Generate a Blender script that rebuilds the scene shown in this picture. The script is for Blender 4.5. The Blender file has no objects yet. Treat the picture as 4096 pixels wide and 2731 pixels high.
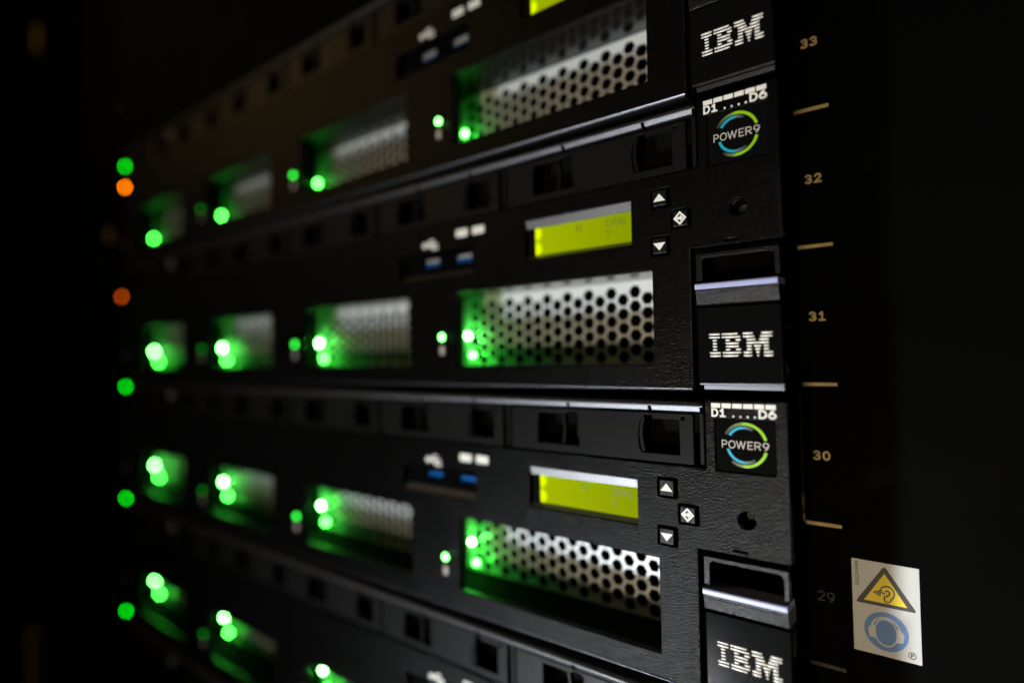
import bpy, bmesh, math, random
from mathutils import Matrix, Vector
random.seed(7)
sc = bpy.context.scene
COL = sc.collection
MM = 0.001
CAMZ = 1.45            # camera height above the floor, metres
D0 = 175.08            # camera to bezel plane, mm

# ------------------------------------------------------------------ camera
yaw, pitch, roll = 0.682673, 0.0253477, -0.0187987
cy, sy, cp, sp, cr, sr = math.cos(yaw), math.sin(yaw), math.cos(pitch), math.sin(pitch), math.cos(roll), math.sin(roll)
fw = Vector((-sy*cp, cy*cp, sp)); rt = Vector((cy, sy, 0)); up = rt.cross(fw)
r2 = rt*cr + up*sr; u2 = up*cr - rt*sr
cam = bpy.data.cameras.new('camera'); camo = bpy.data.objects.new('camera', cam); COL.objects.link(camo)
camo.matrix_world = Matrix(((r2.x, u2.x, -fw.x, 0), (r2.y, u2.y, -fw.y, 0), (r2.z, u2.z, -fw.z, CAMZ), (0, 0, 0, 1)))
cam.sensor_width = 36; cam.lens = 21.4286; cam.clip_start = 0.005; cam.clip_end = 50
cam.dof.use_dof = True; cam.dof.focus_distance = 0.1825; cam.dof.aperture_fstop = 2.7
sc.camera = camo

# ------------------------------------------------------------------ world, lamps, exposure
w = bpy.data.worlds.new('World'); sc.world = w; w.use_nodes = True
w.node_tree.nodes['Background'].inputs[0].default_value = (1.0, 0.97, 0.93, 1)
w.node_tree.nodes['Background'].inputs[1].default_value = 0.007
sc.view_settings.view_transform = 'Standard'; sc.view_settings.look = 'None'
sc.view_settings.exposure = 0.25; sc.view_settings.gamma = 1
sc.cycles.use_denoising = True
sc.cycles.max_bounces = 8; sc.cycles.sample_clamp_indirect = 4

def lamp(name, pos, target, power, size, col, sy=None):
    l = bpy.data.lights.new(name, 'AREA'); l.energy = power; l.color = col
    if sy: l.shape = 'RECTANGLE'; l.size = size; l.size_y = sy
    else: l.shape = 'DISK'; l.size = size
    o = bpy.data.objects.new(name, l); COL.objects.link(o)
    o.location = Vector(pos)*MM + Vector((0, 0, CAMZ))
    d = (Vector(target) - Vector(pos)).normalized()
    o.rotation_euler = d.to_track_quat('-Z', 'Y').to_euler()
    return o
# cool lamp low in front of the rack, warm room lamp ahead of it, warm ceiling lamp further along the aisle
lamp('cool_lamp', (-280, -250, -365), (-50, 190, -70), 0.72, 0.06, (0.89, 0.95, 1.0)).data.spread = math.radians(84)
lamp('warm_lamp', (60, -900, -370), (-20, 200, 10), 0.44, 0.16, (1.0, 0.81, 0.55)).data.spread = math.radians(60)
lamp('ceiling_lamp', (-1250, -520, 700), (-250, 180, 60), 0.68, 0.4, (1.0, 0.60, 0.17))

# ------------------------------------------------------------------ materials
def mat(name, col, rough=0.5, metal=0.0, spec=0.5, grain=None, emit=None, coat=0.0):
    m = bpy.data.materials.new(name); m.use_nodes = True
    nt = m.node_tree; b = nt.nodes['Principled BSDF']
    b.inputs['Base Color'].default_value = (*col, 1); b.inputs['Roughness'].default_value = rough
    b.inputs['Metallic'].default_value = metal; b.inputs['Specular IOR Level'].default_value = spec
    if coat: b.inputs['Coat Weight'].default_value = coat; b.inputs['Coat Roughness'].default_value = 0.05
    if emit: b.inputs['Emission Color'].default_value = (*emit[0], 1); b.inputs['Emission Strength'].default_value = emit[1]
    if grain:
        sc_, dist, st, rv = grain
        tc = nt.nodes.new('ShaderNodeTexCoord')
        n = nt.nodes.new('ShaderNodeTexNoise'); n.inputs['Scale'].default_value = sc_; n.inputs['Detail'].default_value = 2.5
        bp = nt.nodes.new('ShaderNodeBump'); bp.inputs['Distance'].default_value = dist; bp.inputs['Strength'].default_value = st
        nt.links.new(tc.outputs['Object'], n.inputs['Vector']); nt.links.new(n.outputs['Fac'], bp.inputs['Height'])
        nt.links.new(bp.outputs['Normal'], b.inputs['Normal'])
        # wear: slow change of gloss
        n2 = nt.nodes.new('ShaderNodeTexNoise'); n2.inputs['Scale'].default_value = 45; n2.inputs['Detail'].default_value = 4
        nt.links.new(tc.outputs['Object'], n2.inputs['Vector'])
        mr = nt.nodes.new('ShaderNodeMapRange'); mr.inputs['To Min'].default_value = max(0.05, rough-rv); mr.inputs['To Max'].default_value = rough+rv
        nt.links.new(n2.outputs['Fac'], mr.inputs['Value']); nt.links.new(mr.outputs['Result'], b.inputs['Roughness'])
    return m

M = {}
M['grain'] = mat('grained_black_plastic', (0.0025, 0.0025, 0.0025), 0.22, spec=0.10, grain=(1800, 0.00042, 0.68, 0.05))
M['grain2'] = mat('highlit_grained_plastic', (0.006, 0.006, 0.006), 0.28, spec=0.22, grain=(2600, 0.0003, 0.55, 0.05))  # paler, shinier copy of the grain that boosts the handle's edge highlights
M['satin'] = mat('satin_black_plastic', (0.005, 0.0049, 0.0049), 0.46, spec=0.15, grain=(5200, 0.00006, 0.5, 0.06))
M['smooth'] = mat('smooth_black_plastic', (0.004, 0.004, 0.004), 0.17, spec=0.02, grain=(6000, 0.00003, 0.35, 0.08))
M['gloss'] = mat('glossy_black_plastic', (0.004, 0.004, 0.004), 0.2, spec=0.35)
M['matte'] = mat('matte_black', (0.003, 0.003, 0.003), 0.9, spec=0.05)
M['chassis'] = mat('black_painted_steel', (0.0015, 0.0015, 0.0015), 0.6, spec=0.015, grain=(1400, 0.0002, 0.3, 0.08))
M['edge'] = mat('highlit_edge_plastic', (0.17, 0.17, 0.185), 0.38, metal=1.0, grain=(2600, 0.0002, 0.35, 0.05))  # black plastic turned grey metal, its silver highlight put into the colour
M['edge2'] = mat('highlit_lip_plastic', (0.055, 0.055, 0.06), 0.40, metal=1.0, grain=(2600, 0.0002, 0.35, 0.05))  # dimmer version for the plate lips, highlight likewise held in the colour
M['rim'] = mat('black_rim_plastic', (0.008, 0.008, 0.009), 0.40, spec=1.0, grain=(2600, 0.0002, 0.35, 0.05))
M['lip'] = mat('black_lip_plastic', (0.012, 0.012, 0.013), 0.40, spec=0.8, grain=(2600, 0.0002, 0.35, 0.05))
M['mesh'] = mat('galvanised_steel', (0.80, 0.84, 0.86), 0.42, metal=0.25, grain=(900, 0.0001, 0.2, 0.08))
M['print'] = mat('white_print', (0.84, 0.83, 0.77), 0.55)
M['printgrey'] = mat('warm_grey_print', (0.50, 0.45, 0.40), 0.55)
M['logo'] = mat('silver_logo', (0.74, 0.72, 0.67), 0.34, metal=0.25)
M['blueusb'] = mat('blue_usb_plastic', (0.0, 0.15, 0.62), 0.4)
M['shell'] = mat('usb_shell_steel', (0.72, 0.71, 0.70), 0.35, metal=0.6)
M['lever'] = mat('periwinkle_blue_plastic', (0.44, 0.48, 0.78), 0.36, spec=0.7, grain=(3000, 0.00006, 0.3, 0.05))
M['screw'] = mat('screw_steel', (0.16, 0.16, 0.16), 0.25, metal=0.9)
M['bevel'] = mat('highlit_bezel_plastic', (0.18, 0.18, 0.19), 0.44, metal=0.65, spec=0.8, grain=(2600, 0.0002, 0.35, 0.05))  # black plastic greyed and made metallic to carry the lamp's highlight
M['tick'] = mat('tan_mark_paint', (0.55, 0.41, 0.19), 0.6)
M['tick2'] = mat('darker_mark_paint', (0.028, 0.02, 0.009), 0.6)  # much darker tone than the tan marks
M['brass'] = mat('brass', (0.95, 0.66, 0.08), 0.5, metal=0.0)
M['tab'] = mat('pale_grey_tab', (0.42, 0.38, 0.34), 0.5)
M['stick'] = mat('white_label_film', (0.62, 0.615, 0.60), 0.5)
M['ink'] = mat('black_ink', (0.012, 0.012, 0.012), 0.5)
M['yellow'] = mat('yellow_ink', (1.0, 0.76, 0.0), 0.5)
M['blueink'] = mat('blue_ink', (0.10, 0.25, 0.58), 0.5)
M['lcdink'] = mat('display_segment', (0.10, 0.13, 0.01), 0.5, emit=((0.15, 0.20, 0.0), 0.3))
G = (0.045, 1.0, 0.06)
M['ledA'] = mat('green_lamp_dim', (0.1, 0.5, 0.1), 0.4, emit=((0.05, 1, 0.055), 55))
M['ledB'] = mat('green_lamp_bright', (0.1, 0.5, 0.1), 0.4, emit=((0.10, 1, 0.10), 220))
M['ledC'] = mat('green_lamp_small', (0.1, 0.5, 0.1), 0.4, emit=((0.14, 1, 0.14), 14))
M['ledC2'] = mat('green_lamp_small_dim', (0.05, 0.3, 0.05), 0.4, emit=((0.03, 1, 0.05), 4.5))
M['ledC3'] = mat('green_lamp_small_faint', (0.03, 0.15, 0.03), 0.4, emit=((0.0, 1, 0.02), 0.7))
M['ledD'] = mat('green_lamp_panel', (0.1, 0.5, 0.1), 0.4, emit=((0.0, 1, 0.01), 12))
M['ledO'] = mat('orange_lamp', (0.5, 0.2, 0.0), 0.4, emit=((1, 0.21, 0.0), 24))
M['ledO2'] = mat('orange_lamp_dim', (0.5, 0.2, 0.0), 0.4, emit=((1, 0.13, 0.0), 7))
M['backled'] = mat('backlight_lamp', (0.5, 0.6, 0.0), 0.4, emit=((0.75, 1.0, 0.0), 1.3))
# display: yellow-green backlit glass, glossy face
m = mat('display_glass', (0.06, 0.08, 0.0), 0.12, emit=((0.34, 0.43, 0.0), 0.72)); M['lcd'] = m
nt = m.node_tree; bs = nt.nodes['Principled BSDF']; tc = nt.nodes.new('ShaderNodeTexCoord')
acc = None
for zz in (50.4, 55.9):                      # the two backlight lamps behind the left edge
    d = nt.nodes.new('ShaderNodeVectorMath'); d.operation = 'DISTANCE'; d.inputs[1].default_value = ((-132.0+299)*0.001, 0.0023, zz*0.001)
    nt.links.new(tc.outputs['Object'], d.inputs[0])
    mr = nt.nodes.new('ShaderNodeMapRange'); mr.interpolation_type = 'SMOOTHSTEP'
    mr.inputs['From Min'].default_value = 0.0010; mr.inputs['From Max'].default_value = 0.0034; mr.inputs['To Min'].default_value = 1.5; mr.inputs['To Max'].default_value = 0
    nt.links.new(d.outputs['Value'], mr.inputs['Value'])
    if acc is None: acc = mr.outputs['Result']
    else:
        ad = nt.nodes.new('ShaderNodeMath'); nt.links.new(acc, ad.inputs[0]); nt.links.new(mr.outputs['Result'], ad.inputs[1]); acc = ad.outputs[0]
sx = nt.nodes.new('ShaderNodeSeparateXYZ'); nt.links.new(tc.outputs['Object'], sx.inputs[0])
gx = nt.nodes.new('ShaderNodeMapRange'); gx.inputs['From Min'].default_value = 0.167; gx.inputs['From Max'].default_value = 0.206; gx.inputs['To Min'].default_value = 0.76; gx.inputs['To Max'].default_value = 0.46
nt.links.new(sx.outputs['X'], gx.inputs['Value'])
ad = nt.nodes.new('ShaderNodeMath'); nt.links.new(acc, ad.inputs[0]); nt.links.new(gx.outputs['Result'], ad.inputs[1])
nt.links.new(ad.outputs[0], bs.inputs['Emission Strength'])
# ring print, colour held per vertex
def vcol_mat(name):
    m = bpy.data.materials.new(name); m.use_nodes = True; nt = m.node_tree; b = nt.nodes['Principled BSDF']
    a = nt.nodes.new('ShaderNodeAttribute'); a.attribute_name = 'Col'
    nt.links.new(a.outputs['Color'], b.inputs['Base Color']); b.inputs['Roughness'].default_value = 0.5
    return m
M['ring'] = vcol_mat('ring_print')

# ------------------------------------------------------------------ mesh helpers (all in mm; x right, y into the rack from the bezel, z up)
OX, OZ = -299.0, 0.0      # server origin inside those coordinates
def finish(name, me, m, parent, smooth=False):
    me.materials.clear(); me.materials.append(m)
    if smooth:
        for p in me.polygons: p.use_smooth = True
    o = bpy.data.objects.new(name, me); COL.objects.link(o); o.parent = parent
    return o
def to_local(me, off):
    for v in me.vertices:
        v.co = Vector(((v.co.x-off[0])*MM, (v.co.y-off[1])*MM, (v.co.z-off[2])*MM))
OFF = [OX, 0.0, OZ]
def from_bm(name, bm, m, parent, smooth=False, off=None):
    me = bpy.data.meshes.new(name); bmesh.ops.recalc_face_normals(bm, faces=bm.faces[:]); bm.to_mesh(me); bm.free()
    to_local(me, off or OFF)
    return finish(name, me, m, parent, smooth)
def add_box(bm, x0, x1, y0, y1, z0, z1, bev=0, seg=2):
    r = bmesh.ops.create_cube(bm, size=1)
    vs = r['verts']
    for v in vs:
        v.co = Vector(((x0+x1)/2 + v.co.x*(x1-x0), (y0+y1)/2 + v.co.y*(y1-y0), (z0+z1)/2 + v.co.z*(z1-z0)))
    if bev:
        es = list({e for v in vs for e in v.link_edges})
        bmesh.ops.bevel(bm, geom=es, offset=bev, segments=seg, profile=0.5, affect='EDGES')
def box(name, m, parent, x0, x1, y0, y1, z0, z1, bev=0, off=None):
    bm = bmesh.new(); add_box(bm, x0, x1, y0, y1, z0, z1, bev); return from_bm(name, bm, m, parent, off=off)
def add_extr(bm, prof, x0, x1):      # profile of (y, z) swept along x
    a = [bm.verts.new((x0, y, z)) for y, z in prof]; b = [bm.verts.new((x1, y, z)) for y, z in prof]
    n = len(prof)
    for i in range(n): bm.faces.new((a[i], a[(i+1) % n], b[(i+1) % n], b[i]))
    bm.faces.new(a); bm.faces.new(b[::-1])
def extr(name, m, parent, prof, x0, x1, smooth=False, off=None):
    bm = bmesh.new(); add_extr(bm, prof, x0, x1); return from_bm(name, bm, m, parent, smooth, off)
def rrect(x0, x1, z0, z1, r=0.0, n=5, corners=(1, 1, 1, 1)):
    pts = []
    for k, (cx, cz, a0) in enumerate(((x1-r, z1-r, 0), (x0+r, z1-r, 90), (x0+r, z0+r, 180), (x1-r, z0+r, 270))):
        if r == 0 or not corners[k]:
            pts.append(((x1, z1), (x0, z1), (x0, z0), (x1, z0))[k]); continue
        for i in range(n+1):
            a = math.radians(a0 + 90*i/n); pts.append((cx + r*math.cos(a), cz + r*math.sin(a)))
    return pts
def circ(cx, cz, r, n=28): return [(cx + r*math.cos(2*math.pi*i/n), cz + r*math.sin(2*math.pi*i/n)) for i in range(n)]
def panel(name, m, parent, outlines, y0, thick, bev=0.0, off=None, seg=1, y_of=None):
    """flat sheet with holes (outer outline first), front face at y0, rounded edges"""
    cu = bpy.data.curves.new(name, 'CURVE'); cu.dimensions = '2D'; cu.fill_mode = 'BOTH'
    for pts in outlines:
        s = cu.splines.new('POLY'); s.points.add(len(pts)-1); s.use_cyclic_u = True
        for p, q in zip(s.points, pts): p.co = (q[0], q[1], 0, 1)
    cu.extrude = max(0.0, thick/2 - bev); cu.bevel_depth = bev; cu.bevel_resolution = seg; cu.offset = -bev
    o = bpy.data.objects.new(name, cu); COL.objects.link(o)
    dg = bpy.context.evaluated_depsgraph_get(); dg.update()
    me = bpy.data.meshes.new_from_object(o.evaluated_get(dg))
    bpy.data.objects.remove(o); bpy.data.curves.remove(cu)
    me.name = name
    for v in me.vertices: v.co = Vector((v.co.x, y0 + thick/2 - v.co.z, v.co.y))
    to_local(me, off or OFF)
    return finish(name, me, m, parent)
def text(name, s, m, parent, x0, x1, z0, z1, y, bold=0.0, rot=0, off=None, depth=0.03):
    """flat lettering fitted to a rectangle; rot=90 reads upward"""
    cu = bpy.data.curves.new(name, 'FONT'); cu.body = s; cu.offset = bold; cu.fill_mode = 'FRONT'; cu.extrude = 0.01
    o = bpy.data.objects.new(name, cu); COL.objects.link(o)
    dg = bpy.context.evaluated_depsgraph_get(); dg.update()
    me = bpy.data.meshes.new_from_object(o.evaluated_get(dg))
    bpy.data.objects.remove(o); bpy.data.curves.remove(cu)
    me.name = name
    P = [Vector((v.co.x, v.co.y)) for v in me.vertices]
    if rot == 90: P = [Vector((-p.y, p.x)) for p in P]
    ax, bx = min(p.x for p in P), max(p.x for p in P); az, bz = min(p.y for p in P), max(p.y for p in P)
    for v, p in zip(me.vertices, P):
        f = 1 if v.co.z > 0 else 0
        v.co = Vector((x0 + (p.x-ax)/(bx-ax)*(x1-x0), y - depth*f, z0 + (p.y-az)/(bz-az)*(z1-z0)))
    to_local(me, off or OFF)
    return finish(name, me, m, parent)
def dome(name, m, parent, x, y, z, r, flat=0.6, off=None):
    bm = bmesh.new(); bmesh.ops.create_uvsphere(bm, u_segments=14, v_segments=8, radius=r)
    for v in bm.verts: v.co = Vector((v.co.x+x, v.co.y*flat+y, v.co.z+z))
    return from_bm(name, bm, m, parent, True, off)
def empty(name, loc):
    o = bpy.data.objects.new(name, None); COL.objects.link(o); o.location = loc; o.empty_display_size = 0.02
    return o
def tag(o, label=None, cat=None, group=None, kind=None):
    if label: o['label'] = label
    if cat: o['category'] = cat
    if group: o['group'] = group
    if kind: o['kind'] = kind
    return o
def stroke(pts, wd, closed=False):
    """outline of a thick polyline"""
    n = len(pts); L = []; R = []
    for i in range(n):
        a = Vector(pts[max(0, i-1)]); b = Vector(pts[min(n-1, i+1)])
        d = (b-a).normalized(); nn = Vector((-d.y, d.x))*wd/2; p = Vector(pts[i])
        L.append(tuple(p+nn)); R.append(tuple(p-nn))
    return L + R[::-1]

def arc_pts(cx, cz, rx, rz, a0, a1, n=14):
    return [(cx + rx*math.cos(math.radians(a0+(a1-a0)*i/n)), cz + rz*math.sin(math.radians(a0+(a1-a0)*i/n))) for i in range(n+1)]
GL = {
 'D': [[(0, 0), (0, 1)], [(0, 1), (.45, 1)] + arc_pts(.45, .5, .55, .5, 90, -90)[1:-1] + [(.45, 0), (0, 0)]],
 '1': [[(.1, .78), (.5, 1)], [(.5, 1), (.5, 0)], [(.05, 0), (.95, 0)]],
 '6': [arc_pts(.5, .33, .5, .33, 0, 360, 22), [(.02, .42), (.12, .62), (.36, .88), (.62, 1)]],
 '9': [arc_pts(.5, .67, .5, .33, 0, 360, 22), [(.98, .58), (.88, .38), (.64, .12), (.38, 0)]],
 '0': [arc_pts(.5, .5, .5, .5, 0, 360, 24)],
 '2': [arc_pts(.5, .72, .46, .28, 165, -40) + [(.02, 0)], [(0, 0), (1, 0)]],
 '3': [arc_pts(.45, .74, .48, .26, 150, -90), arc_pts(.45, .25, .53, .25, 90, -150)],
 'P': [[(0, 0), (0, 1)], [(0, 1), (.6, 1)] + arc_pts(.6, .73, .4, .27, 90, -90)[1:] + [(0, .46)]],
 'R': [[(0, 0), (0, 1)], [(0, 1), (.6, 1)] + arc_pts(.6, .73, .4, .27, 90, -90)[1:] + [(0, .46)], [(.5, .46), (1, 0)]],
 'O': [arc_pts(.5, .5, .5, .5, 0, 360, 28)],
 'W': [[(0, 1), (.25, 0)], [(.25, 0), (.5, 1)], [(.5, 1), (.75, 0)], [(.75, 0), (1, 1)]],
 'E': [[(0, 0), (0, 1)], [(0, 1), (1, 1)], [(0, .5), (.85, .5)], [(0, 0), (1, 0)]],
}
def lettering(m, parent, boxes, wd, y, off=None):
    '''printed characters drawn as strokes; boxes = [(char, x0, x1, z0, z1)]'''
    bm = bmesh.new(); q = 0
    for ch, x0, x1, z0, z1 in boxes:
        h = wd/2
        for st in GL[ch]:
            pts = [Vector((x0+h + u*(x1-x0-wd), z0+h + v*(z1-z0-wd))) for u, v in st]
            closed = (pts[0]-pts[-1]).length < 1e-4
            n = len(pts); L = []; R = []; yy = y - 0.004*(q % 5); q += 1
            for i in range(n):
                if closed: a, b = pts[i-1 if i else n-2], pts[i+1 if i < n-1 else 1]
                else: a, b = pts[max(0, i-1)], pts[min(n-1, i+1)]
                d = (b-a).normalized(); nn = Vector((-d.y, d.x))*h; p = pts[i].copy()
                if not closed and i == 0: p -= d*h*0.9
                if not closed and i == n-1: p += d*h*0.9
                L.append(bm.verts.new((p.x+nn.x, yy, p.y+nn.y))); R.append(bm.verts.new((p.x-nn.x, yy, p.y-nn.y)))
            for i in range(n-1): bm.faces.new((L[i], R[i], R[i+1], L[i+1]))
    return from_bm('lettering', bm, m, parent, off=off)

WP = 112.0                                        # pitch of the four grille windows
WIN = [(-171.5, -85.5), (-281.0, -199.0), (-389.0, -312.0), (-498.0, -424.0)]
WZ0, WZ1 = 8.5, 37.6
BAYP = 74.6
ZB = -11.5                                        # base of the second server, below camera level

# ------------------------------------------------------------------ the setting: dark room behind and beside the rack
def setting():
    global OFF
    OFF = [0, 0, 0]
    e = [0, -D0, -CAMZ*1000]                      # world offset for things given in photo coordinates
    wall = box('wall', M['matte'], None, -6000, 3000, 620, 640, -1450, 4000, off=e); tag(wall, kind='structure')
    fl = box('floor', M['matte'], None, -6000, 3000, -3000, 640, -1462, -1450, off=e); tag(fl, kind='structure')
    return e
E0 = setting()

# ------------------------------------------------------------------ rack with rails, marks and numbers
RY = 213.5 - D0
def rack():
    e = E0
    r = empty('server_rack', (OX*MM, (D0+RY)*MM, CAMZ-1.45))
    tag(r, 'black steel rack with tan unit marks and numbers beside the stacked servers', 'rack')
    off = [OX, RY, -CAMZ*1000]
    post = box('rail', M['chassis'], r, -57.5, 900, RY, RY+2, -1440, 850, 0.3, off)
    rl = box('rail', M['chassis'], r, -601, -554, RY, RY+2, -1440, 850, 0.3, off)
    box('frame_post', M['chassis'], r, -760, -603, RY-1.5, RY+30, -1440, 850, 0.3, off)
    box('side_panel', M['matte'], r, -59.5, -57.7, RY+3, RY+380, -1440, 850, 0, off)
    box('side_panel', M['matte'], r, -556, -554.2, RY+3, RY+380, -1440, 850, 0, off)
    off2 = [OX, RY, -CAMZ*1000]
    zs = [78.3+44.45*k for k in range(0, -5, -1)]
    for i, z in enumerate(zs):
        is_darker = z < -80
        o = box('unit_mark', M['tick2' if is_darker else 'tick'], post, -52.4, -42.0, RY-0.06, RY+0.5, z-0.55, z+0.55, 0, off2)
    box('bracket_mark', M['tick'], post, -53.5, -52.6, RY-0.05, RY+0.5, -55, -14, 0, off2)
    for num in (33, 32, 31, 30, 29):
        zc = 100.1 + 44.45*(num-33); a, b = str(num)
        o = lettering(M['tick2' if num < 30 else 'tick'], post, [(a, -49.6, -47.4, zc-1.55, zc+1.55), (b, -46.9, -44.6, zc-1.55, zc+1.55)], 0.62 if num >= 30 else 0.34, RY-0.03, off2)
        o.name = 'unit_number'
    for k in range(3, -9, -1):
        z = 78.3 + 44.45*k
        box('unit_mark', M['tick2'], rl, -566, -557, RY-0.06, RY+0.5, z-0.55, z+0.55, 0, off2)
    for z0, z1, mk in ((119, 129, 'brass'), (94, 100, 'tick2')):
        box('post_latch', M[mk], r, -670, -664, RY-5, RY-1.6, z0, z1, 0.5, off)
    return r
rack()

# ------------------------------------------------------------------ one server
def ring(name, parent, cx, cz, r0, r1, a0, a1, stops, y):
    """arc of print; stops = [(t, colour)] along the arc"""
    bm = bmesh.new(); n = 40; inner = []; outer = []; cols = []
    for i in range(n+1):
        t = i/n; a = math.radians(a0 + (a1-a0)*t)
        inner.append(bm.verts.new((cx+r0*math.cos(a), y, cz+r0*math.sin(a))))
        outer.append(bm.verts.new((cx+r1*math.cos(a), y, cz+r1*math.sin(a))))
        c = stops[-1][1]
        for (t0, c0), (t1, c1) in zip(stops, stops[1:]):
            if t0 <= t <= t1:
                u = (t-t0)/(t1-t0); c = tuple(p+(q-p)*u for p, q in zip(c0, c1)); break
        cols.append(c)
    for i in range(n):
        bm.faces.new((inner[i], outer[i], outer[i+1], inner[i+1]))
    bm.verts.index_update()
    me = bpy.data.meshes.new(name)
    for f in bm.faces:
        if f.normal.y > 0: f.normal_flip()
    bm.to_mesh(me); bm.free()
    at = me.color_attributes.new('Col', 'FLOAT_COLOR', 'POINT')
    for i in range(n+1):
        for k in (0, 1): at.data[2*i+k].color = (*cols[i], 1)
    to_local(me, OFF)
    return finish(name, me, M['ring'], parent)

def make_server():
    global OFF
    OFF = [OX, 0, 0]
    s = empty('rack_server', (0, 0, 0))
    # ---- bezel: one moulding with openings
    wells = [(-85.4, -78.9, 56.6, 62.7), (-78.8, -72.4, 49.4, 55.4), (-85.7, -79.2, 41.9, 47.9)]
    leds = [(-179.2, 20.1), (-288.3, 20.1), (-395.2, 20.1)]
    usb = (-205.0, -162.0, 44.6, 55.6)
    lcd = (-135.6, -92.4, 46.6, 60.8)
    out = [(-519, 1.2), (-73, 1.2), (-73, 42.8), (-46.8, 42.8), (-46.8, 86.8), (-69.8, 86.8), (-69.8, 66.6), (-519, 66.6)]
    holes = [rrect(*a, 0.5, 3) for a in wells] + [rrect(*lcd, 0.3, 2), rrect(*usb, 0.8, 3)]
    holes += [rrect(a, b, WZ0, WZ1, 0.3, 2) for a, b in WIN]
    holes += [rrect(-66.9, -50.1, 66.3, 81.4, 0.2, 2), circ(-58.5, 53.1, 2.45), rrect(-62.5, -58.4, 43.8, 44.35)]
    panel('bezel', M['grain'], s, [out] + holes, 0, 3.0, 0.28, seg=2)
    # ---- lower lip under the bezel
    extr('bottom_lip', M['edge'], s, [(-0.25, 1.1), (-0.22, 0.95), (-0.08, 0.75), (0.2, 0.5), (0.6, 0.3), (8, 0.2), (8, 1.1)], -518.5, -73.3)
    # ---- badge plate
    badge = box('badge', M['smooth'], s, -66.8, -50.2, 0.55, 2.2, 66.4, 81.3)
    bg = (0.012, 0.012, 0.012); gr = (0.27, 0.56, 0.0); gg = (0.16, 0.24, 0.06); bl = (0.0, 0.36, 0.55); bb = (0.10, 0.20, 0.27)
    cx, cz, yb = -58.6, 74.2, 0.51
    ring('ring', badge, cx, cz, 5.6, 6.42, 16, 152, [(0, gr), (.55, gr), (.62, gg), (1, bg)], yb)
    ring('ring', badge, cx, cz, 5.6, 6.42, -16, -128, [(0, gr), (.66, gr), (.74, gg), (1, bg)], yb)
    ring('ring', badge, cx, cz, 4.55, 5.35, 148, 62, [(0, bl), (.55, bl), (.68, bb), (1, bg)], yb)
    ring('ring', badge, cx, cz, 4.55, 5.35, 195, 305, [(0, bl), (.60, bl), (.70, bb), (1, bg)], yb)
    lettering(M['printgrey'], badge, [('P', -65.15, -63.55, 73.05, 75.35), ('O', -63.25, -61.2, 73.05, 75.35), ('W', -61.05, -58.3, 73.05, 75.35), ('E', -57.85, -56.35, 73.05, 75.35), ('R', -55.95, -54.2, 73.05, 75.35), ('9', -53.7, -51.95, 73.05, 75.35)], 0.3, 0.52)
    # ---- drive index print
    for k in range(6):
        x = -67.8 + 3.06*k
        panel('index_block', M['print'], s, [rrect(x, x+2.72, 84.55, 85.9, 0.12, 2)], -0.05, 0.04)
    lettering(M['print'], s, [('D', -67.8, -65.7, 81.9, 84.4), ('1', -65.45, -63.5, 81.9, 84.4)], 0.56, -0.02)
    lettering(M['print'], s, [('D', -54.4, -52.1, 81.9, 84.4), ('6', -51.85, -49.6, 81.9, 84.4)], 0.56, -0.02)
    for k in range(4):
        x = -61.4 + 2.0*k
        panel('dot', M['print'], s, [rrect(x-0.27, x+0.27, 81.95, 82.5, 0.1, 2)], -0.05, 0.04)
    # ---- ear: handle and logo plate
    hf = panel('handle_frame', M['grain2'], s, [[(-71.4, 32.8), (-71.4, 41.0), (-47.7, 41.0), (-47.7, 32.8), (-49.0, 32.8)]
               + [(-49.0-1.5+1.5*math.cos(a), 38.2+1.5*math.sin(a)) for a in [math.radians(15*i) for i in range(7)]]
               + [(-69.6+1.2-1.2*math.cos(a), 38.5+1.2*math.sin(a)) for a in [math.radians(90-15*i) for i in range(7)]] + [(-69.6, 32.8)]], 0.2, 2.4, 0.2, seg=2)
    bm = bmesh.new()
    add_box(bm, -71.9, -50.5, 13, 14, 2.0, 42.5)
    add_box(bm, -72.9, -71.9, 3.2, 14, 2.0, 42.5)
    add_box(bm, -71.5, -49.0, 2.8, 13, 41.1, 42.4)
    from_bm('ear_back', bm, M['matte'], s)
    lv = extr('release_lever', M['lever'], s, [(-1.1, 30.35), (-1.35, 30.6), (-1.35, 31.6), (-1.1, 31.95), (-0.6, 32.1), (6, 32.1), (6, 30.35)], -71.3, -48.0, smooth=False)
    bm = bmesh.new()
    add_extr(bm, [(-0.9, 30.25), (-0.75, 29.4), (-0.55, 29.1), (0.15, 25.9), (0.5, 25.6), (7, 25.6), (7, 30.25)], -71.3, -48.0)
    from_bm('lever_face', bm, M['grain2'], s)
    pl = panel('logo_plate', M['smooth'], s, [rrect(-71.2, -47.7, 2.75, 24.9)], 0.2, 6, 0.2, seg=2)
    extr('plate_lip', M['edge2'], s, [(0.1, 2.7), (0.22, 2.25), (6, 2.2), (6, 2.7)], -71.0, -47.4)
    extr('plate_lip', M['edge2'], s, [(1.3, 2.05), (1.62, 0.85), (9, 0.85), (9, 2.05)], -70.2, -47.8)
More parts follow.
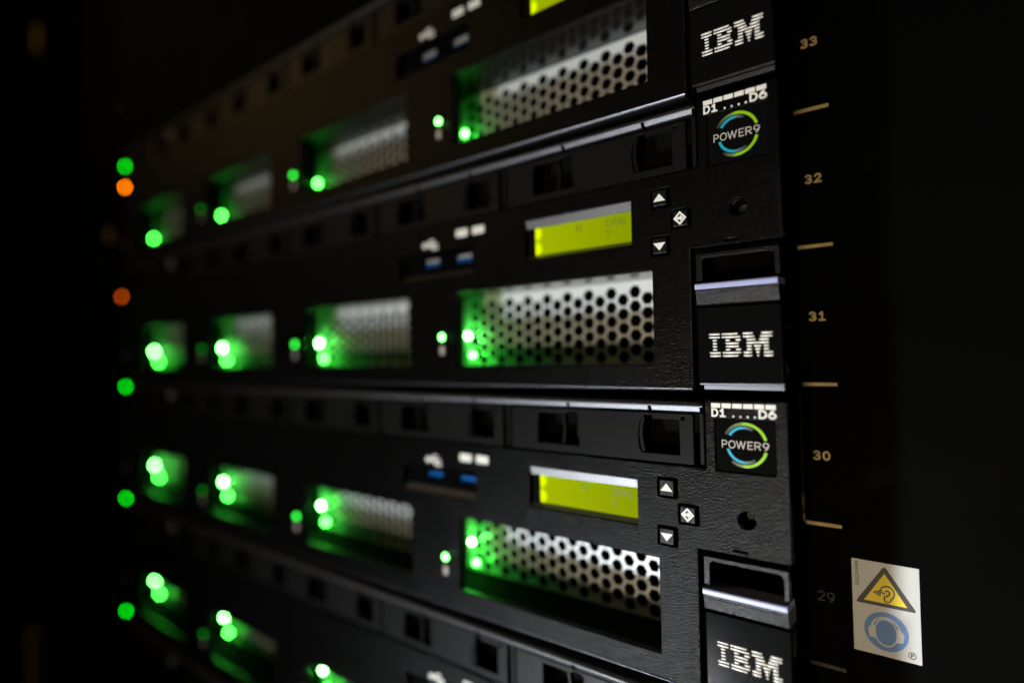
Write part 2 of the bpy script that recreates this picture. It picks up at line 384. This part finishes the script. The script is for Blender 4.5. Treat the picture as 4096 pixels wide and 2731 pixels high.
    rows = [[(657, 880), (905, 1218), (1300, 1497), (1637, 1845)], [(659, 880), (907, 1265), (1302, 1520), (1617, 1843)],
            [(725, 818), (975, 1070), (1165, 1272), (1368, 1543), (1596, 1777)], [(727, 820), (977, 1235), (1370, 1572), (1565, 1777)],
            [(729, 821), (979, 1237), (1371, 1473), (1500, 1645), (1674, 1778)], [(731, 822), (979, 1073), (1170, 1275), (1372, 1474), (1521, 1627), (1675, 1780)],
            [(667, 887), (917, 1271), (1310, 1473), (1542, 1610), (1676, 1847)], [(672, 888), (918, 1222), (1311, 1474), (1559, 1596), (1678, 1850)]]
    bm = bmesh.new(); r = 0.32
    for i, row in enumerate(rows):
        zc = 17.0 - 0.9*i
        for a, b in row:
            xa, xb = -68.0 + (a-657)/66.1 - 0.0*i, -68.0 + (b-657)/66.1
            L = max(0.02, xb-xa-2*r); q = bmesh.ops.create_uvsphere(bm, u_segments=12, v_segments=8, radius=r)
            for v in q['verts']:
                # poles along z -> lie along x
                x, y, z = v.co.z, v.co.x, v.co.y
                v.co = Vector(((xa+xb)/2 + x + (L/2 if x > 1e-5 else (-L/2 if x < -1e-5 else 0)), 0.2 + y*0.75, zc + z))
    from_bm('logo_lettering', bm, M['logo'], pl, True)
    # ---- screw in its hole
    bm = bmesh.new()
    bmesh.ops.create_cone(bm, cap_ends=True, segments=24, radius1=1.75, radius2=1.75, depth=2.0, matrix=Matrix.Translation((-58.5, 6.8, 53.1)) @ Matrix.Rotation(math.pi/2, 4, 'X'))
    add_box(bm, -59.9, -57.1, 5.6, 5.9, 52.95, 53.25)
    from_bm('screw', bm, M['screw'], s)
    bm = bmesh.new(); add_box(bm, -69, -49, 8, 9, 43.2, 66)
    from_bm('bezel_backing', bm, M['matte'], s)
    # ---- display
    bm = bmesh.new()
    add_extr(bm, [(0.75, 60.7), (1.45, 58.0), (2.2, 57.9), (3.0, 57.9), (3.0, 60.7)], -135.5, -92.5)
    from_bm('display_frame', bm, M['bevel'], s)
    extr('display_frame', M['bevel'], s, [(0.5, 46.7), (2.2, 48.05), (3.0, 48.05), (3.0, 46.7)], -135.5, -92.5)
    box('display_frame', M['matte'], s, -135.5, -132.2, 2.0, 3.0, 48.1, 57.85)
    ds = box('display', M['lcd'], s, -132.6, -92.6, 2.3, 5.0, 47.7, 58.3)
    text('lettering', 'OPAL', M['lcdink'], ds, -103.0, -95.0, 54.2, 56.7, 2.28, 0.0)
    text('lettering', 'N', M['lcdink'], ds, -114.6, -112.6, 54.2, 56.7, 2.28, 0.0)
    text('lettering', 'T', M['lcdink'], ds, -103.0, -101.2, 50.6, 53.1, 2.28, 0.0)
    # ---- push buttons
    for (x0, x1, z0, z1), kind in zip(wells, 'ued'):
        xc, zc = (x0+x1)/2, (z0+z1)/2
        b = box('button', M['grain2'], s, xc-2.3, xc+2.3, -0.75, 4, zc-2.35, zc+2.35, 0.25)
        y = -0.79
        if kind == 'u': panel('arrow', M['print'], b, [[(xc-2.0, zc-1.0), (xc+2.0, zc-1.0), (xc, zc+1.35)]], y, 0.04)
        if kind == 'd': panel('arrow', M['print'], b, [[(xc-2.0, zc+0.9), (xc+2.0, zc+0.9), (xc, zc-1.45)]], y, 0.04)
        if kind == 'e':
            d = 2.1
            panel('diamond', M['print'], b, [[(xc-d, zc), (xc, zc-d), (xc+d, zc), (xc, zc+d)], [(xc-d+.75, zc), (xc, zc-d+.75), (xc+d-.75, zc), (xc, zc+d-.75)]], y, 0.04)
            panel('arrow', M['print'], b, [[(xc-1.75, zc-0.42), (xc+0.1, zc-0.42), (xc+0.1, zc-1.0), (xc+1.2, zc), (xc+0.1, zc+1.0), (xc+0.1, zc+0.42), (xc-1.75, zc+0.42)]], y-0.01, 0.04)
        box('button_well', M['matte'], s, x0+0.05, x1-0.05, 3.2, 4.4, z0+0.05, z1-0.05)
    # ---- service port panel
    x0, x1, z0, z1 = usb
    ports = ((-193.6, -183.0), (-175.0, -164.0))
    upan = panel('port_panel', M['chassis'], s, [rrect(x0-1, x1+1, z0-1, z1+1)] + [rrect(a, b, 49.6, 53.1, 0.4, 2) for a, b in ports], 3.0, 0.5)
    extr('panel_ledge', M['bevel'], s, [(0.25, 42.7+1.7), (2.9, 46.9), (2.9, 44.2)], x0+0.2, x1-0.2)
    for a, b in ports:
        p = box('usb_port', M['shell'], s, a-2.5, b+2.5, 5.9, 6.5, 52.25, 57.0)
        box('tongue', M['blueusb'], p, a-2.5, b+2.5, 5.5, 7, 47.0, 52.2, 0.15)
    # usb sign and code blocks printed above the ports
    yq = -0.03
    panel('usb_sign', M['print'], s, [stroke([(-189, 58.6), (-181, 58.6)], 0.9)], yq, 0.05)
    panel('usb_sign', M['print'], s, [circ(-188.6, 58.6, 1.25, 16)], yq-0.01, 0.05)
    panel('usb_sign', M['print'], s, [stroke([(-186.6, 58.6), (-185, 60.3), (-183, 60.3)], 0.9)], yq-0.02, 0.05)
    panel('usb_sign', M['print'], s, [stroke([(-185.6, 58.6), (-184, 56.9), (-180.8, 56.9)], 0.9)], yq-0.03, 0.05)
    for xa in (-170.2, -161.4):
        panel('code_block', M['print'], s, [rrect(xa, xa+6.2, 59.6, 62.6, 0.5, 3)], yq, 0.05)
    # ---- small status lamps in pockets between the windows
    for (x, z), mk in zip(leds, ('ledC', 'ledC2', 'ledC3')):
        dome('status_lamp', M[mk], s, x, 0.1, z, 1.35, 0.6)
        panel('status_sign', M['tab'], s, [rrect(x-1.2, x+1.2, z-7.2, z-3.6, 0.5, 3)], -0.04, 0.04)
    # ---- windows: duct, perforated grille, lamps
    for k, (a, b) in enumerate(WIN):
        xl = -188.4 - 112.6*k; xr = b + 0.6; z0 = WZ0-0.8; z1 = WZ1+0.35
        d = bmesh.new(); t = 0.6
        add_box(d, xl-t, xr+t, 3.05, 23.8, z1, z1+t)
        from_bm('duct', d, M['gloss'], s)
        box('duct_wall', M['matte'], s, xl-t, xr+t, 3.05, 23.8, z0-t, z0)
        box('duct_wall', M['matte'], s, xl-t, xl, 3.05, 23.8, z0, z1)
        box('duct_wall', M['matte'], s, xr, xr+t, 3.05, 23.8, z0, z1)
        hx = []
        c0 = -98.7 - WP*k + 3*4.87
        for i in range(-1, 26):
            xc = c0 - 4.87*i
            for j in range(-1, 8):
                zc = (36.7 if i % 2 else 34.1) - 5.2*j
                h = [(xc + 2.52*math.cos(math.radians(60*q)), zc + 2.52*math.sin(math.radians(60*q))) for q in range(6)]
                if xl+0.5 < min(p[0] for p in h) and max(p[0] for p in h) < xr-0.3 and z0+0.15 < min(p[1] for p in h) and max(p[1] for p in h) < z1-0.15:
                    hx.append(h)
        g = panel('grille', M['mesh'], s, [[(xl, z0), (xr, z0), (xr, z1), (xl, z1)]] + hx, 22.9, 0.3, 0.0)
        lx = -184.2 - 112.6*k
        for px, pz, mk in ((lx+2.0, 21.0, 'ledB'), (lx+2.0+(2.5, 4.0, 6.0, 8.5)[k], 12.6, 'ledA')):
            lp = dome('status_lamp', M[mk], s, px, 18.9, pz, 1.2, 0.6 if mk == 'ledB' else 0.9)
            bm = bmesh.new()
            bmesh.ops.create_cone(bm, cap_ends=True, segments=20, radius1=0.9, radius2=0.9, depth=4.0, matrix=Matrix.Translation((px, 20.9, pz)) @ Matrix.Rotation(math.pi/2, 4, 'X'))
            from_bm('lamp_shield', bm, M['matte'], lp)  # added behind the dome to keep its spill off the grille
    # ---- drive bays: rim, six carriers, partitions
    box('bay_recess', M['matte'], s, -519, -70.5, 9.0, 10.0, 66.7, 86.0)
    box('bay_shelf', M['chassis'], s, -519, -70.4, 3.1, 9.0, 65.2, 66.4)
    n = 12; prof = []
    for i in range(n+1):                            # rounded top roll
        a = math.radians(200 - 120*i/n); prof.append((1.0 + 1.7*math.cos(a) , 84.9 + 1.15*math.sin(a)))
    extr('bay_rim', M['rim'], s, prof + [(9, 86.1), (9, 84.95), (2.0, 84.95)], -518.5, -70.3, smooth=False)
    cuts = []
    for k in range(6): cuts += [-87.3-BAYP*k, -117.8-BAYP*k]
    xs = [-70.6] + sorted(cuts, reverse=True) + [-518]
    for xa, xb in zip(xs, xs[1:]):
        bm = bmesh.new()
        pr = [(-0.45, 84.75), (-0.62, 84.62), (-0.62, 84.5), (-0.02, 83.2), (0.4, 83.0), (8, 83.0), (8, 84.8)]
        add_extr(bm, pr, xb+0.65, xa-0.65)
        from_bm('rim_segment', bm, M['edge'], s)
    for k in range(6):
        q = -BAYP*k
        right = [(-91.2+q, 69.6), (-78.2+q, 69.6), (-78.2+q, 80.3), (-87.0+q, 80.3), (-87.2+q, 81.6), (-90.0+q, 81.6), (-91.6+q, 78.9), (-92.2+q, 75.5), (-91.9+q, 71.5)]
        left = [(-132+q, 69.7), (-114.6+q, 69.7), (-114.2+q, 71.6), (-115.0+q, 73.0), (-114.6+q, 80.6), (-116+q, 81.4), (-119+q, 81.4), (-119.6+q, 80.6), (-132+q, 80.6)]
        c = panel('drive_carrier', M['satin'], s, [rrect(-144.0+q, -73.8+q, 67.1, 82.2, 0.4, 3), right, left, rrect(-77.6+q, -76.4+q, 80.3, 81.4, 0.1, 1)], 0.9, 1.6, 0.18, seg=2)
        arc = [(-121.6+q+0.9*math.cos(math.radians(t)), 75.1+0.068*t) for t in range(-80, 81, 20)]
        panel('latch_edge', M['satin'], c, [stroke(arc, 0.9)], 1.6, 2.2)
        arc = [(-90.3+q-1.1*math.cos(math.radians(t)), 75.3+0.068*t) for t in range(-80, 81, 20)]
        panel('latch_edge', M['satin'], c, [stroke(arc, 1.0)], 1.5, 2.2)
        box('bay_partition', M['satin'], s, -72.1+q, -70.8+q, 1.4, 8.9, 67.2, 82.6, 0.2)
    # ---- left ear
    ear = box('left_ear', M['chassis'], s, -561, -527.5, 9.0, 16, 2, 86.5, 0.4)
    dome('status_lamp', M['ledD'], s, -549.5, 8.8, 82.4, 1.6, 0.5)
    panel('ear_label', M['tab'], ear, [rrect(-551.5, -547.5, 16.5, 20.5, 0.5, 3)], 8.9, 0.1)
    t = box('latch_tab', M['tab'], s, -443.2, -439.4, -0.4, 0.8, 77.2, 81.0, 0.3)
    # ---- sheet steel body behind the bezel
    bm = bmesh.new()
    add_box(bm, -528, -60.5, 44, 420, 1.5, 86.0)
    add_box(bm, -558, -521.5, 34, 36.5, 3, 85.5)
    add_box(bm, -71, -54.5, 34, 36.5, 3, 85.5)
    add_box(bm, -73, -72.2, 14.2, 36, 3, 85.5)
    add_box(bm, -529, -528, 24, 44, 1.5, 86)
    add_box(bm, -519.5, -72.5, 10.5, 44, 0.7, 1.4)
    add_box(bm, -519.5, -72.5, 10.5, 44, 86.2, 86.9)
    from_bm('body', bm, M['chassis'], s)
    return s

def copy_tree(o, parent=None):
    c = o.copy(); COL.objects.link(c); c.parent = parent
    for ch in o.children: copy_tree(ch, c)
    return c
srv = make_server()
names = ['black 2U server, topmost of the stack, level with the rail number 33',
         'black 2U server whose logo is level with the rail number 31',
         'black 2U server whose round badge is level with the rail number 30',
         'black 2U server directly below the one whose badge is level with the number 30',
         'black 2U server, lowest of the stack']
servers = []
for i in range(5):
    o = srv if i == 0 else copy_tree(srv)
    o.location = (OX*MM, D0*MM, CAMZ + (ZB + 88.9 - 88.9*i)*MM)
    tag(o, names[i], 'server', 'servers stacked in the rack')
    servers.append(o)

# the top two servers show amber instead of plain green on the left ear
def ear_lamp(s): return min((c for c in s.children if c.name.startswith('status_lamp')), key=lambda c: min(v.co.x for v in c.data.vertices))
OFF = [OX, 0, 0]
dome('status_lamp', M['ledO'], servers[0], -549.5, 8.8, 65.4, 1.6, 0.5)
l = ear_lamp(servers[1]); bpy.data.objects.remove(l)
dome('status_lamp', M['ledO2'], servers[1], -557.5, 8.8, 66.2, 1.5, 0.5)

# the lamps of the top server burn less brightly
M['ledB1'] = mat('green_lamp_medium', (0.1, 0.5, 0.1), 0.4, emit=((0.06, 1, 0.06), 65))
for c in servers[0].children:
    if c.type == 'MESH' and c.data.materials[0] == M['ledB']:
        c.material_slots[0].link = 'OBJECT'; c.material_slots[0].material = M['ledB1']

# ------------------------------------------------------------------ blank panel above the servers
OFF = [OX, 0, 0]
bp = empty('blanking_panel', (OX*MM, (D0+4)*MM, CAMZ + (ZB + 177.8)*MM))
tag(bp, 'plain black blanking panel filling the rack above the servers', 'panel')
box('plate', M['chassis'], bp, -553, -47.5, 0, 3, 1, 132, 0.4)
for x in (-548, -53): dome('screw', M['screw'], bp, x, -0.6, 40, 2.2, 0.5)

# ------------------------------------------------------------------ warning label on the rail post
def warning_label():
    global OFF
    OFF = [0, 0, 0]
    b = empty('warning_label', ((-39.6)*MM, (213.5-0.15)*MM, CAMZ - 91.8*MM))
    tag(b, 'white noise warning label with yellow ear triangle and blue headphone sign', 'label')
    W, H = 17.5, 27.8
    panel('film', M['stick'], b, [rrect(0, W, 0, H, 0.15, 2)], -0.15, 0.15)
    y = -0.19; t = 0.03
    def tri(pts, r):
        out = []; n = len(pts)
        for i in range(n):
            p = Vector(pts[i]); a = (Vector(pts[i-1])-p).normalized(); c = (Vector(pts[(i+1) % n])-p).normalized()
            for k in range(7):
                u = k/6; q = (p+a*r)*(1-u)**2 + p*2*u*(1-u) + (p+c*r)*u*u; out.append(tuple(q))
        return out
    panel('triangle', M['ink'], b, [tri([(8.7, 27.0), (0.75, 14.7), (16.75, 14.8)], 1.1)], y, t)
    panel('triangle_field', M['yellow'], b, [tri([(8.75, 24.75), (3.1, 15.8), (14.3, 15.85)], 0.15)], y-0.04, t)
    ear = [(7.9, 18.95), (7.65, 19.9), (8.05, 20.55), (8.7, 20.95), (9.6, 21.05), (10.4, 20.7), (11.0, 19.9), (11.15, 19.0), (10.9, 18.1), (10.35, 17.3), (10.05, 16.7), (9.6, 16.3), (9.0, 16.3), (8.6, 16.6), (8.5, 17.2), (8.6, 17.85), (9.2, 18.1), (9.75, 18.6), (9.95, 19.2), (9.7, 19.6), (9.25, 19.7), (8.85, 19.35)]
    panel('ear_sign', M['ink'], b, [stroke(ear, 0.36)], y-0.08, t)
    panel('ear_sign', M['ink'], b, [stroke([(7.9, 18.95), (8.3, 18.75), (8.75, 18.75)], 0.36)], y-0.085, t)
    for r_, w_ in ((0.5, 0.42), (1.05, 0.36), (1.6, 0.36), (2.1, 0.36)):
        arc = [(5.35 + r_*math.cos(math.radians(a)), 18.65 + r_*math.sin(math.radians(a))) for a in range(-26, 27, 13)]
        panel('sound_wave', M['ink'], b, [stroke(arc, w_)], y-0.08, t)
    panel('disc', M['blueink'], b, [circ(8.7, 7.4, 5.75, 48)], y, t)
    # head with headphones: white ring, cups, headband
    def ell(cx, cz, a, c, n=40): return [(cx + a*math.cos(2*math.pi*i/n), cz + c*math.sin(2*math.pi*i/n)) for i in range(n)]
    panel('head_sign', M['stick'], b, [ell(8.65, 7.1, 3.15, 4.15), ell(8.65, 7.1, 2.75, 3.75)], y-0.04, t)
    band = [(8.65 + 3.75*math.cos(math.radians(a)), 7.6 + 3.95*math.sin(math.radians(a))) for a in range(5, 176, 10)]
    panel('head_sign', M['stick'], b, [stroke(band, 0.55)], y-0.045, t)
    for sg in (-1, 1):
        cup = [(8.65+sg*2.7, 4.9), (8.65+sg*4.3, 5.1), (8.65+sg*4.7, 7.2), (8.65+sg*4.4, 8.1), (8.65+sg*3.1, 8.9), (8.65+sg*2.8, 8.4), (8.65+sg*2.65, 7.1)]
        panel('head_sign', M['stick'], b, [cup], y-0.05, t)
    panel('mark_circle', M['ink'], b, [circ(15.15, 2.16, 1.05, 28), circ(15.15, 2.16, 0.83, 28)], y, t)
    text('lettering', 'P', M['ink'], b, 14.75, 15.6, 1.6, 2.75, y+0.03, 0.03)
    text('lettering', '03GN949', M['ink'], b, 0.85, 1.9, 19.8, 27.1, y+0.03, 0.0, rot=90)
warning_label()

# ------------------------------------------------------------------ dim brass-coloured fittings on the far post
def fitting(name, label, cat, X, z0, z1, wd, D=205.0):
    global OFF
    OFF = [0, 0, 0]
    o = empty(name, (X*MM, D*MM, CAMZ + (z0)*MM)); tag(o, label, cat)
    box('bar', M['brass'], o, -wd/2, wd/2, -3, 4, 0, z1-z0, 0.6)
    box('base', M['chassis'], o, -wd, wd, 4, RY+D0-1.5-D, -4, z1-z0+4, 0.5)
k = 205/175.08
fitting('door_catch', 'dull brass upper catch on the far rack post', 'catch', -755*k, 318*k, 345*k, 9)
fitting('door_catch', 'dull brass lower catch on the far rack post', 'catch', -775*k, -330*k, -268*k, 9)
